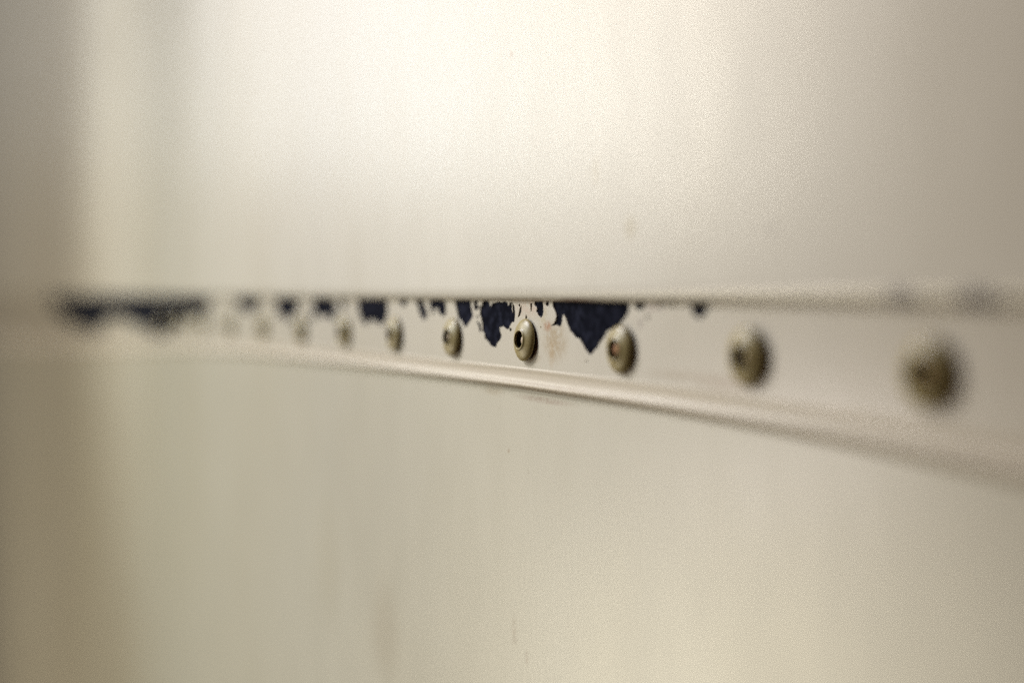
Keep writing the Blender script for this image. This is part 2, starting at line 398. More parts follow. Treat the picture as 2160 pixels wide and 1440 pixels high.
CHIPS = [
    [(-1037.71, -0.71), (-1021.03, -6.08), (-1003.33, -11.02), (-986.26, -15.69), (-968.81, -18.21), (-949.88, -20.13), (-930.89, -22.62), (-911.2, -25.57), (-891.1, -27.66), (-871.83, -28.81), (-853.52, -29.64), (-835.3, -29.74), (-816.25, -30.38), (-795.93, -30.85), (-775.05, -31.97), (-755.02, -33.37), (-740.45, -33.27), (-730.79, -31.62), (-720.91, -28.92), (-711.33, -26.36), (-704.46, -24.01), (-698.87, -22.38), (-692.94, -21.01), (-687.82, -19.37), (-683.19, -18.4), (-677.82, -18.44), (-671.56, -18.44), (-665.76, -17.52), (-660.8, -16.62), (-655.35, -16.54), (-649.45, -16.75), (-643.38, -17.34), (-634.29, -18.47), (-623.01, -19.24), (-611.86, -20.13), (-600.51, -20.96), (-588.52, -21.13), (-576.03, -21.94), (-563.61, -23.16), (-551.39, -23.72), (-541.26, -23.91), (-533.49, -24.98), (-526.51, -26.75), (-519.2, -28.33), (-511.4, -28.72), (-504.72, -27.91), (-498.26, -27.64), (-490.53, -27.13), (-480.61, -25.45), (-469.55, -23.44), (-458.64, -21.95), (-446.52, -19.95), (-437.64, -17.77), (-432.58, -16.37), (-427.85, -15.53), (-423.71, -14.84), (-416.33, -13.79), (-405.27, -12.88), (-393.41, -12.67), (-381.84, -12.69), (-375.27, -10.67), (-373.25, -7.15), (-371.12, -3.99), (-368.92, -0.26), (-452.73, 0.56), (-622, 0.17), (-790.94, 0.12), (-960.78, 0.73)],
    [(-320.89, -0.95), (-318.94, -3.36), (-316.64, -5.36), (-314.06, -7.13), (-309.74, -7.94), (-304.25, -8.39), (-298.83, -9.18), (-293.37, -9.77), (-288.61, -9.65), (-284.63, -8.94), (-280.95, -7.96), (-277.32, -7.09), (-274.9, -5.92), (-273.77, -4.24), (-272.77, -2.74), (-272.4, -0.77), (-278.18, -0.43), (-290.27, -0.53), (-302.57, -0.48), (-315.08, -0.4)],
    [(15.69, -2.17), (15.6, -2.62), (15.61, -2.85), (15.57, -3.1), (15.59, -3.35), (15.65, -3.59), (15.72, -3.88), (15.91, -4.17), (16.19, -4.3), (16.35, -4.43), (16.51, -4.64), (16.71, -4.86), (16.91, -5.05), (17.07, -5.2), (17.2, -5.4), (17.35, -5.65), (17.45, -5.88), (17.52, -6.12), (17.58, -6.3), (17.58, -6.4), (17.52, -6.55), (17.45, -6.71), (17.38, -6.88), (17.28, -7.11), (17.17, -7.37), (17.09, -7.51), (16.96, -7.61), (16.76, -7.79), (16.55, -8.03), (16.36, -8.24), (16.18, -8.35), (15.96, -8.41), (15.74, -8.51), (15.55, -8.64), (15.32, -8.7), (15.05, -8.73), (14.82, -8.78), (14.9, -9.1), (15.17, -9.08), (15.38, -9.05), (15.57, -9.03), (15.81, -9.03), (16.07, -9.04), (16.28, -9), (16.51, -8.96), (16.8, -8.9), (17.04, -8.87), (17.29, -8.86), (17.52, -8.85), (17.75, -8.84), (17.92, -8.86), (18.09, -8.92), (18.35, -8.97), (18.69, -9.02), (18.91, -9.08), (19.07, -9.17), (19.31, -9.27), (19.61, -9.25), (19.89, -9.13), (20.14, -9), (20.37, -8.87), (20.54, -8.68), (20.61, -8.48), (20.67, -8.33), (20.78, -8.14), (20.87, -7.92), (20.95, -7.66), (21.02, -7.37), (21.05, -7.13), (21.09, -6.98), (21.15, -6.81), (21.25, -6.6), (21.33, -6.39), (21.39, -6.18), (21.48, -6.06), (21.6, -5.99), (21.65, -5.95), (21.77, -5.98), (21.98, -6.1), (22.15, -6.21), (22.31, -6.34), (22.45, -6.46), (22.58, -6.61), (22.75, -6.77), (22.94, -6.97), (23.09, -7.17), (23.22, -7.33), (23.34, -7.51), (23.46, -7.73), (23.58, -7.95), (23.7, -8.12), (23.82, -8.3), (23.96, -8.51), (24.14, -8.74), (24.3, -8.94), (24.47, -9.13), (24.64, -9.29), (24.8, -9.43), (24.92, -9.57), (25.03, -9.75), (25.19, -9.99), (25.45, -10.24), (25.71, -10.39), (25.92, -10.5), (26.09, -10.59), (26.26, -10.69), (26.45, -10.79), (26.68, -10.91), (26.91, -11.02), (27.15, -11.11), (27.34, -11.22), (27.54, -11.38), (27.75, -11.55), (28, -11.75), (28.28, -11.89), (28.62, -11.99), (28.94, -12.03), (29.28, -12.03), (29.58, -12.05), (29.92, -12.11), (30.23, -12.21), (30.59, -12.4), (30.84, -12.54), (31.02, -12.67), (31.17, -12.79), (31.32, -12.96), (31.47, -13.1), (31.63, -13.21), (31.8, -13.35), (32, -13.5), (32.21, -13.62), (32.4, -13.74), (32.61, -13.89), (32.75, -14.04), (32.87, -14.22), (33.02, -14.44), (33.23, -14.7), (33.45, -14.87), (33.66, -14.96), (33.87, -15.05), (34.11, -15.14), (34.36, -15.27), (34.56, -15.42), (34.71, -15.56), (34.91, -15.7), (35.11, -15.79), (35.27, -15.86), (35.42, -15.94), (35.6, -16.04), (35.85, -16.14), (36.13, -16.15), (36.38, -16.07), (36.57, -15.98), (36.76, -15.87), (36.92, -15.77), (37.1, -15.67), (37.34, -15.58), (37.6, -15.44), (37.78, -15.24), (37.97, -15.07), (38.24, -14.88), (38.5, -14.71), (38.77, -14.54), (39.01, -14.44), (39.28, -14.37), (39.53, -14.29), (39.78, -14.17), (39.97, -14), (40.13, -13.8), (40.27, -13.6), (40.41, -13.38), (40.56, -13.18), (40.76, -12.96), (40.98, -12.78), (41.27, -12.6), (41.51, -12.46), (41.75, -12.34), (42.02, -12.14), (42.33, -11.85), (42.59, -11.64), (42.89, -11.47), (43.15, -11.28), (43.39, -11.05), (43.58, -10.88), (43.75, -10.74), (43.95, -10.56), (44.18, -10.32), (44.39, -10.06), (44.57, -9.79), (44.82, -9.64), (45.25, -9.53), (45.63, -9.46), (46.01, -9.42), (46.41, -9.36), (46.91, -9.29), (47.31, -9.17), (47.67, -8.99), (47.99, -8.85), (48.34, -8.72), (48.75, -8.58), (49.27, -8.39), (49.66, -8.26), (50, -8.17), (50.36, -8.07), (50.78, -7.94), (51.1, -7.75), (51.3, -7.52), (51.51, -7.34), (51.78, -7.15), (52.04, -7.01), (52.32, -6.88), (52.61, -6.74), (52.93, -6.55), (53.16, -6.38), (53.33, -6.21), (53.51, -6.08), (53.76, -5.92), (53.97, -5.72), (54.12, -5.48), (54.28, -5.32), (54.51, -5.15), (54.68, -4.97), (54.77, -4.79), (54.9, -4.6), (55.03, -4.36), (55.04, -4.13), (55.07, -3.96), (55.14, -3.73), (55.15, -3.48), (55.09, -3.23), (55.02, -3.02), (54.92, -2.8), (54.85, -2.6), (54.78, -2.38), (54.58, -1.99), (52.13, -1.8), (46.98, -1.77), (42.29, -1.79), (37.28, -1.89), (32.66, -1.96), (27.65, -2.03), (23.03, -2.06), (18.01, -2.04)],
    [(-248.73, -2.59), (-248.63, -3.91), (-248.39, -4.49), (-248.16, -5.04), (-247.95, -5.58), (-247.71, -6.22), (-247.39, -6.92), (-246.91, -7.84), (-246.11, -8.46), (-245.14, -8.71), (-244.37, -8.96), (-243.53, -9.28), (-242.66, -9.59), (-241.63, -9.91), (-240.75, -10.18), (-239.86, -10.44), (-238.96, -10.72), (-237.91, -11.05), (-236.98, -11.38), (-235.99, -11.77), (-235.12, -12.1), (-234.24, -12.39), (-233.35, -12.68), (-232.26, -13), (-231.24, -13.06), (-230.29, -12.87), (-229.55, -12.71), (-228.83, -12.55), (-228.14, -12.42), (-227.3, -12.3), (-226.53, -12.1), (-225.78, -11.8), (-225.09, -11.5), (-224.31, -11.14), (-223.59, -10.82), (-222.78, -10.46), (-222.03, -10.09), (-221.26, -9.67), (-220.59, -9.35), (-219.86, -9.07), (-219.2, -8.83), (-218.49, -8.61), (-217.83, -8.41), (-217.11, -8.21), (-216.43, -8.04), (-215.65, -7.86), (-214.94, -7.74), (-214.05, -7.6), (-213.4, -6.99), (-213.33, -6.2), (-213.32, -5.59), (-213.32, -4.92), (-213.34, -4.33), (-213.37, -3.72), (-213.36, -3.26), (-213.63, -2.28), (-215.85, -2), (-220.41, -1.93), (-224.59, -1.9), (-229.07, -1.92), (-233.26, -1.91), (-237.84, -1.88), (-242.03, -1.94), (-246.56, -2.1)],
    [(-139.43, -2.04), (-139.65, -3.08), (-139.63, -3.56), (-139.64, -4.07), (-139.61, -4.59), (-139.56, -5.12), (-139.59, -5.5), (-139.72, -6.08), (-139.37, -6.77), (-138.77, -7.17), (-138.41, -7.49), (-138.05, -7.92), (-137.66, -8.34), (-137.25, -8.72), (-136.93, -9.1), (-136.56, -9.67), (-136.15, -10.14), (-135.7, -10.48), (-135.29, -10.75), (-134.83, -11.01), (-134.4, -11.22), (-133.98, -11.38), (-133.61, -11.56), (-133.14, -11.81), (-132.6, -11.98), (-132.06, -12.04), (-131.68, -12.1), (-131.26, -12.2), (-130.81, -12.24), (-130.36, -12.22), (-130.03, -12.23), (-129.6, -12.26), (-129.1, -12.08), (-128.71, -11.74), (-128.43, -11.39), (-128.24, -11.04), (-128.06, -10.86), (-127.73, -10.64), (-127.41, -10.4), (-127.25, -10.24), (-127.06, -10.22), (-126.46, -10.32), (-125.8, -10.36), (-125.09, -10.32), (-124.46, -10.32), (-123.72, -10.36), (-123.03, -10.35), (-122.35, -10.29), (-121.9, -10.32), (-121.46, -10.46), (-120.97, -10.61), (-120.44, -10.77), (-120, -10.95), (-119.5, -11.2), (-118.94, -11.41), (-118.3, -11.58), (-117.78, -11.67), (-117.31, -11.71), (-116.82, -11.71), (-116.24, -11.69), (-115.7, -11.69), (-115.06, -11.71), (-114.5, -11.68), (-113.95, -11.6), (-113.47, -11.48), (-112.99, -11.31), (-112.5, -11.09), (-111.96, -10.79), (-111.45, -10.51), (-110.87, -10.2), (-110.37, -9.96), (-109.76, -9.7), (-109.29, -9.21), (-109.14, -8.68), (-109.02, -8.39), (-108.82, -8.05), (-108.67, -7.64), (-108.62, -7.32), (-108.54, -7.05), (-108.34, -6.56), (-108.31, -5.92), (-108.44, -5.26), (-108.48, -4.79), (-108.46, -4.26), (-108.52, -3.69), (-108.67, -3.14), (-108.72, -2.75), (-109.05, -1.85), (-111.05, -1.64), (-115.07, -1.72), (-118.7, -1.75), (-122.59, -1.75), (-126.2, -1.72), (-130.13, -1.65), (-133.7, -1.65), (-137.51, -1.7)],
    [(-194.6, -2.38), (-194.73, -3.51), (-194.69, -4.09), (-194.65, -4.68), (-194.55, -5.31), (-194.39, -5.99), (-194.3, -6.53), (-194.22, -7.23), (-193.62, -7.81), (-192.82, -8.02), (-192.14, -8.22), (-191.35, -8.49), (-190.66, -8.76), (-189.92, -9.1), (-189.16, -9.38), (-188.28, -9.66), (-187.31, -9.79), (-186.19, -9.78), (-185.24, -9.79), (-184.24, -9.81), (-183.27, -9.77), (-182.22, -9.66), (-181.34, -9.62), (-180.43, -9.65), (-179.59, -9.69), (-178.68, -9.73), (-177.89, -9.7), (-177.17, -9.58), (-176.51, -9.54), (-175.69, -9.56), (-174.9, -9.57), (-174.06, -9.57), (-173.47, -9.66), (-172.94, -9.85), (-172.38, -10.09), (-171.69, -10.45), (-171.02, -10.7), (-170.38, -10.84), (-169.84, -11.03), (-169.14, -11.35), (-168.48, -11.45), (-167.98, -11.3), (-167.58, -11.18), (-167.07, -11.04), (-166.58, -10.91), (-166.06, -10.77), (-165.63, -10.69), (-165.02, -10.62), (-164.49, -10.06), (-164.45, -9.41), (-164.43, -9.01), (-164.4, -8.61), (-164.41, -8.22), (-164.45, -7.86), (-164.45, -7.54), (-164.44, -7.07), (-164.6, -6.56), (-164.87, -6.24), (-165.01, -6.02), (-165.14, -5.71), (-165.26, -5.42), (-165.37, -5.08), (-165.48, -4.78), (-165.66, -4.37), (-166.11, -3.98), (-166.71, -3.68), (-167.15, -3.42), (-167.58, -3.14), (-167.98, -2.85), (-168.44, -2.47), (-168.91, -2.18), (-169.51, -1.94), (-171.25, -1.84), (-174.48, -1.82), (-177.46, -1.86), (-180.67, -1.95), (-183.63, -1.96), (-186.84, -1.87), (-189.78, -1.86), (-192.93, -1.92)],
    [(-28.7, -2.56), (-28.99, -2.82), (-29.24, -3.04), (-29.47, -3.27), (-29.69, -3.54), (-29.92, -3.88), (-30.14, -4.14), (-30.4, -4.36), (-30.55, -4.56), (-30.63, -4.79), (-30.69, -5.05), (-30.75, -5.38), (-30.83, -5.62), (-30.94, -5.83), (-31.07, -6.06), (-31.23, -6.34), (-31.25, -6.55), (-31.12, -6.71), (-30.99, -6.87), (-30.83, -7.07), (-30.67, -7.23), (-30.48, -7.37), (-30.33, -7.53), (-30.2, -7.71), (-30.11, -7.89), (-30.05, -8.09), (-29.96, -8.34), (-29.86, -8.59), (-29.77, -8.8), (-29.64, -9.03), (-29.45, -9.31), (-29.32, -9.59), (-29.28, -9.87), (-29.24, -10.09), (-29.14, -10.3), (-29.06, -10.49), (-29, -10.68), (-29.03, -10.9), (-29.12, -11.1), (-29.2, -11.27), (-29.27, -11.45), (-29.34, -11.67), (-29.27, -11.82), (-29.06, -11.89), (-28.84, -11.96), (-28.59, -12.04), (-28.41, -12.14), (-28.28, -12.29), (-28.12, -12.41), (-27.91, -12.52), (-27.8, -12.73), (-27.76, -12.98), (-27.72, -13.2), (-27.68, -13.38), (-27.63, -13.56), (-27.57, -13.74), (-27.47, -13.96), (-27.31, -14.07), (-27.06, -14.09), (-26.79, -14.16), (-26.44, -14.29), (-26.17, -14.43), (-25.9, -14.6), (-25.63, -14.71), (-25.28, -14.78), (-24.98, -14.89), (-24.75, -15.04), (-24.56, -15.18), (-24.36, -15.31), (-24.12, -15.44), (-23.91, -15.6), (-23.7, -15.82), (-23.4, -15.96), (-22.97, -16.07), (-22.56, -16.11), (-22.12, -16.09), (-21.77, -16.12), (-21.45, -16.21), (-21.13, -16.28), (-20.76, -16.36), (-20.5, -16.38), (-20.3, -16.33), (-20.08, -16.23), (-19.84, -16.12), (-19.6, -16.09), (-19.45, -15.99), (-19.39, -15.79), (-19.3, -15.63), (-19.19, -15.48), (-19.05, -15.29), (-18.84, -15.04), (-18.57, -14.82), (-18.23, -14.6), (-17.94, -14.45), (-17.64, -14.34), (-17.4, -14.2), (-17.19, -14.01), (-16.96, -13.87), (-16.66, -13.76), (-16.48, -13.57), (-16.38, -13.31), (-16.24, -13.06), (-16.05, -12.82), (-16.04, -12.59), (-16.18, -12.39), (-16.26, -12.22), (-16.38, -12.07), (-16.57, -11.9), (-16.72, -11.74), (-16.83, -11.54), (-16.91, -11.35), (-16.96, -11.12), (-17.01, -10.86), (-17.08, -10.58), (-17.19, -10.31), (-17.09, -10.19), (-16.74, -10.24), (-16.47, -10.25), (-16.23, -10.23), (-16, -10.17), (-15.75, -10.05), (-15.5, -9.99), (-15.19, -9.96), (-14.95, -9.98), (-14.71, -10.04), (-14.53, -10.11), (-14.37, -10.2), (-14.19, -10.27), (-13.98, -10.34), (-13.74, -10.39), (-13.48, -10.44), (-13.27, -10.54), (-13.1, -10.66), (-12.95, -10.79), (-12.74, -10.83), (-12.5, -10.77), (-12.3, -10.69), (-12.04, -10.66), (-11.77, -10.67), (-11.55, -10.67), (-11.34, -10.59), (-11.15, -10.44), (-10.98, -10.27), (-10.82, -10.09), (-10.6, -9.9), (-10.4, -9.7), (-10.25, -9.56), (-10.1, -9.43), (-9.88, -9.25), (-9.65, -9.07), (-9.47, -8.92), (-9.27, -8.79), (-9.05, -8.63), (-8.78, -8.55), (-8.47, -8.56), (-8.18, -8.57), (-7.9, -8.63), (-7.66, -8.53), (-7.56, -8.3), (-7.53, -8.11), (-7.49, -7.93), (-7.46, -7.74), (-7.38, -7.52), (-7.31, -7.3), (-7.27, -7.11), (-7.22, -6.89), (-7.13, -6.62), (-7.11, -6.36), (-7.17, -6.06), (-7.19, -5.82), (-7.19, -5.59), (-7.21, -5.37), (-7.27, -5.11), (-7.34, -4.9), (-7.44, -4.72), (-7.5, -4.48), (-7.52, -4.23), (-7.53, -4.01), (-7.61, -3.85), (-7.76, -3.72), (-7.95, -3.56), (-8.21, -3.37), (-8.41, -3.23), (-8.54, -3.09), (-8.73, -3), (-8.98, -2.93), (-9.25, -2.84), (-9.53, -2.72), (-9.74, -2.69), (-9.92, -2.78), (-10.12, -2.84), (-10.36, -2.87), (-10.59, -2.89), (-10.8, -3.04), (-10.95, -3.25), (-11.08, -3.41), (-11.2, -3.56), (-11.3, -3.71), (-11.4, -3.87), (-11.5, -3.84), (-11.66, -3.63), (-11.82, -3.37), (-11.96, -3.15), (-12.09, -3), (-12.28, -2.88), (-12.54, -2.79), (-12.76, -2.71), (-12.97, -2.64), (-13.21, -2.59), (-13.52, -2.55), (-13.83, -2.54), (-14.17, -2.53), (-14.57, -2.6), (-15.09, -2.76), (-15.62, -2.83), (-16.24, -2.81), (-16.79, -2.76), (-17.37, -2.68), (-17.9, -2.66), (-18.46, -2.69), (-18.86, -2.75), (-19.15, -2.82), (-19.38, -2.85), (-19.61, -2.84), (-19.88, -2.87), (-20.24, -2.95), (-20.54, -3.01), (-20.82, -3.04), (-21.04, -3.06), (-21.23, -3.09), (-21.41, -3.1), (-21.59, -3.11), (-21.76, -3.09), (-21.95, -3.06), (-22.14, -3.01), (-22.36, -2.93), (-22.51, -2.99), (-22.62, -3.18), (-22.71, -3.37), (-22.8, -3.59), (-22.97, -3.79), (-23.16, -3.97), (-23.3, -4.14), (-23.43, -4.1), (-23.56, -3.92), (-23.69, -3.77), (-23.8, -3.62), (-23.91, -3.44), (-24, -3.27), (-24.08, -3.09), (-24.21, -2.96), (-24.39, -2.87), (-24.56, -2.78), (-24.76, -2.66), (-24.98, -2.58), (-25.21, -2.52), (-25.4, -2.45), (-25.67, -2.43), (-26.05, -2.46), (-26.39, -2.43), (-26.77, -2.35), (-27.11, -2.32), (-27.47, -2.34), (-27.86, -2.37), (-28.34, -2.42)],
    [(-70.77, -2.16), (-70.5, -2.62), (-70.32, -3.08), (-70.2, -3.61), (-70.03, -4.05), (-69.79, -4.48), (-69.57, -4.87), (-69.33, -5.27), (-69.15, -5.54), (-69.01, -5.71), (-68.87, -5.92), (-68.71, -6.19), (-68.54, -6.43), (-68.35, -6.69), (-68.18, -6.96), (-68.03, -7.29), (-67.83, -7.43), (-67.55, -7.42), (-67.31, -7.37), (-67.06, -7.28), (-66.87, -7.19), (-66.7, -7.07), (-66.53, -6.95), (-66.35, -6.81), (-66.28, -6.66), (-66.32, -6.48), (-66.38, -6.32), (-66.47, -6.17), (-66.54, -6.01), (-66.59, -5.84), (-66.65, -5.59), (-66.49, -5.4), (-66.07, -5.34), (-65.73, -5.29), (-65.42, -5.24), (-65.14, -5.21), (-64.82, -5.18), (-64.56, -5.15), (-64.29, -5.09), (-64.05, -5.15), (-63.8, -5.32), (-63.56, -5.52), (-63.29, -5.76), (-63.06, -5.99), (-62.83, -6.27), (-62.57, -6.54), (-62.25, -6.87), (-61.9, -7.03), (-61.46, -7.04), (-61.09, -7.11), (-60.75, -7.27), (-60.42, -7.41), (-60.07, -7.55), (-59.75, -7.7), (-59.4, -7.88), (-59.05, -7.88), (-58.64, -7.7), (-58.32, -7.58), (-58.04, -7.48), (-57.76, -7.41), (-57.43, -7.37), (-57.17, -7.33), (-56.92, -7.29), (-56.79, -7.12), (-56.76, -6.81), (-56.69, -6.55), (-56.58, -6.3), (-56.53, -6.07), (-56.53, -5.83), (-56.5, -5.62), (-56.43, -5.41), (-56.48, -5.07), (-56.67, -4.56), (-56.82, -4.13), (-56.94, -3.72), (-57.05, -3.34), (-57.18, -2.91), (-57.33, -2.52), (-57.51, -2.09), (-58.37, -1.9), (-60.06, -1.9), (-61.62, -1.87), (-63.31, -1.79), (-64.86, -1.78), (-66.53, -1.82), (-68.17, -1.86), (-70.04, -1.92)],
    [(-49.76, -2.41), (-49.76, -3.02), (-49.61, -3.26), (-49.43, -3.51), (-49.32, -3.69), (-49.24, -3.86), (-49.18, -4.03), (-49.12, -4.28), (-48.98, -4.56), (-48.79, -4.81), (-48.65, -5.04), (-48.49, -5.36), (-48.35, -5.62), (-48.21, -5.84), (-48.07, -6.07), (-47.9, -6.36), (-47.77, -6.6), (-47.66, -6.84), (-47.55, -7.09), (-47.42, -7.37), (-47.28, -7.6), (-47.16, -7.77), (-47.09, -7.9), (-47, -8.14), (-46.75, -8.37), (-46.44, -8.46), (-46.16, -8.51), (-45.89, -8.52), (-45.69, -8.57), (-45.46, -8.67), (-45.2, -8.79), (-44.9, -8.93), (-44.62, -9.05), (-44.35, -9.16), (-44.18, -9.27), (-44.01, -9.46), (-43.77, -9.66), (-43.47, -9.88), (-43.18, -10.06), (-42.86, -10.24), (-42.65, -10.36), (-42.49, -10.47), (-42.28, -10.61), (-42.08, -10.74), (-41.88, -10.86), (-41.53, -10.97), (-41.11, -10.9), (-40.84, -10.75), (-40.65, -10.66), (-40.41, -10.51), (-40.12, -10.31), (-39.88, -10.14), (-39.64, -9.97), (-39.38, -9.75), (-39.1, -9.48), (-38.86, -9.31), (-38.55, -9.17), (-38.29, -9.04), (-38.04, -8.92), (-37.81, -8.76), (-37.58, -8.56), (-37.38, -8.36), (-37.21, -8.16), (-37.04, -8.05), (-36.78, -7.94), (-36.52, -7.82), (-36.3, -7.67), (-36.02, -7.51), (-35.81, -7.19), (-35.88, -6.87), (-35.94, -6.7), (-36.02, -6.46), (-36.17, -6.22), (-36.35, -6), (-36.46, -5.82), (-36.55, -5.56), (-36.66, -5.31), (-36.79, -5.1), (-36.91, -4.87), (-37.02, -4.66), (-37.1, -4.45), (-37.23, -4.24), (-37.35, -4.12), (-37.37, -4.06), (-37.35, -3.9), (-37.3, -3.69), (-37.21, -3.41), (-37.14, -3.16), (-37.11, -2.95), (-37.15, -2.4), (-37.99, -2.16), (-39.66, -2.07), (-41.14, -2.04), (-42.67, -2.06), (-44.11, -2.09), (-45.72, -2.13), (-47.23, -2.18), (-48.92, -2.24)],
    [(-82.56, -2.36), (-82.06, -2.89), (-81.76, -3.19), (-81.49, -3.48), (-81.19, -3.81), (-80.82, -4.22), (-80.5, -4.6), (-80.18, -4.99), (-79.95, -5.31), (-79.74, -5.69), (-79.45, -6.05), (-79.16, -6.29), (-79.02, -6.45), (-78.88, -6.71), (-78.67, -7.04), (-78.37, -7.41), (-78.1, -7.7), (-77.82, -7.94), (-77.54, -8.15), (-77.22, -8.37), (-76.93, -8.56), (-76.65, -8.74), (-76.42, -8.91), (-76.06, -9.22), (-75.48, -9.34), (-75.02, -9.19), (-74.66, -9.06), (-74.22, -8.92), (-73.85, -8.82), (-73.45, -8.75), (-73.12, -8.71), (-72.69, -8.67), (-72.21, -8.28), (-72.2, -7.84), (-72.22, -7.66), (-72.24, -7.52), (-72.23, -7.38), (-72.18, -7.1), (-72.15, -6.83), (-72.17, -6.48), (-72.37, -6.1), (-72.62, -5.84), (-72.8, -5.62), (-73.06, -5.27), (-73.41, -4.93), (-73.81, -4.65), (-74.1, -4.43), (-74.34, -4.24), (-74.54, -4.04), (-74.77, -3.73), (-75.03, -3.42), (-75.33, -3.08), (-75.59, -2.79), (-75.85, -2.5), (-76.12, -2.2), (-76.55, -1.74), (-77.28, -1.51), (-78.1, -1.56), (-78.77, -1.59), (-79.46, -1.6), (-80.01, -1.55), (-80.62, -1.44), (-81.29, -1.41), (-82.11, -1.5)],
    [(-97.39, -2.26), (-96.9, -2.9), (-96.66, -3.17), (-96.44, -3.43), (-96.27, -3.66), (-96.08, -3.94), (-95.86, -4.21), (-95.54, -4.49), (-95.11, -4.67), (-94.69, -4.71), (-94.28, -4.76), (-93.77, -4.82), (-93.27, -4.87), (-92.69, -4.91), (-92.15, -4.9), (-91.53, -4.82), (-90.98, -4.52), (-90.67, -4.08), (-90.46, -3.76), (-90.26, -3.44), (-90.09, -3.26), (-89.82, -3.05), (-89.53, -2.78), (-89.19, -2), (-89.97, -1.5), (-91.09, -1.42), (-92.06, -1.43), (-93.02, -1.5), (-93.85, -1.51), (-94.75, -1.47), (-95.64, -1.48), (-96.69, -1.54)],
    [(81.05, -0.36), (81.01, -1.05), (81.07, -1.31), (81.12, -1.54), (81.13, -1.68), (81.09, -1.9), (81.08, -2.18), (81.12, -2.51), (81.27, -2.87), (81.51, -3.27), (81.76, -3.61), (82.02, -3.92), (82.19, -4.16), (82.34, -4.41), (82.48, -4.65), (82.65, -4.98), (82.95, -5.28), (83.26, -5.42), (83.48, -5.51), (83.73, -5.61), (84, -5.7), (84.32, -5.79), (84.6, -5.88), (84.99, -5.99), (85.48, -5.91), (85.78, -5.69), (85.98, -5.57), (86.31, -5.42), (86.66, -5.21), (86.98, -4.95), (87.24, -4.79), (87.62, -4.62), (87.96, -4.34), (88.12, -4.06), (88.22, -3.91), (88.42, -3.68), (88.6, -3.37), (88.72, -3.05), (88.82, -2.83), (88.98, -2.54), (89.08, -2.18), (89.08, -1.85), (89.03, -1.6), (88.98, -1.4), (88.95, -1.25), (88.94, -1), (88.93, -0.77), (88.69, -0.22), (88.05, -0.03), (87.07, 0.03), (86.21, -0.01), (85.39, -0.15), (84.62, -0.18), (83.67, -0.12), (82.78, -0.08), (81.78, -0.07)],
    [(-191.68, -10.28), (-191.86, -10.58), (-192, -10.75), (-192.13, -10.91), (-192.23, -11.04), (-192.35, -11.2), (-192.47, -11.37), (-192.71, -11.63), (-193.12, -11.79), (-193.52, -11.79), (-193.83, -11.78), (-194.12, -11.76), (-194.39, -11.74), (-194.7, -11.72), (-194.99, -11.7), (-195.28, -11.68), (-195.55, -11.65), (-195.85, -11.62), (-196.11, -11.59), (-196.39, -11.56), (-196.65, -11.53), (-196.94, -11.51), (-197.21, -11.48), (-197.59, -11.44), (-197.99, -11.27), (-198.3, -11.04), (-198.57, -10.82), (-198.92, -10.54), (-198.86, -9.73), (-198.45, -9.54), (-198.23, -9.45), (-197.99, -9.33), (-197.76, -9.22), (-197.48, -9.09), (-197.22, -8.98), (-196.95, -8.87), (-196.8, -8.8), (-196.65, -8.71), (-196.46, -8.61), (-196.27, -8.54), (-196.15, -8.48), (-195.99, -8.38), (-195.79, -8.28), (-195.51, -8.18), (-195.16, -8.15), (-194.85, -8.19), (-194.62, -8.22), (-194.35, -8.23), (-194.09, -8.25), (-193.84, -8.28), (-193.6, -8.31), (-193.27, -8.34), (-192.92, -8.49), (-192.68, -8.7), (-192.53, -8.85), (-192.38, -9.02), (-192.25, -9.16), (-192.08, -9.33), (-191.94, -9.48), (-191.72, -9.74)],
    [(-159.26, -2.36), (-159.23, -3.09), (-159.21, -3.48), (-159.22, -3.95), (-159.13, -4.43), (-158.97, -4.8), (-158.88, -5.11), (-158.78, -5.64), (-158.42, -6.14), (-157.94, -6.41), (-157.61, -6.56), (-157.37, -6.65), (-157.18, -6.75), (-156.89, -6.95), (-156.56, -7.12), (-156.14, -7.27), (-155.63, -7.22), (-155.28, -7.02), (-155.01, -6.87), (-154.69, -6.71), (-154.41, -6.61), (-154.05, -6.5), (-153.69, -6.33), (-153.3, -6.04), (-153.02, -5.55), (-152.89, -4.98), (-152.82, -4.51), (-152.8, -4.14), (-152.73, -3.82), (-152.56, -3.37), (-152.46, -2.91), (-152.5, -2.2), (-153.2, -1.77), (-154.12, -1.71), (-154.86, -1.71), (-155.6, -1.75), (-156.29, -1.79), (-157.02, -1.84), (-157.69, -1.85), (-158.55, -1.83)],
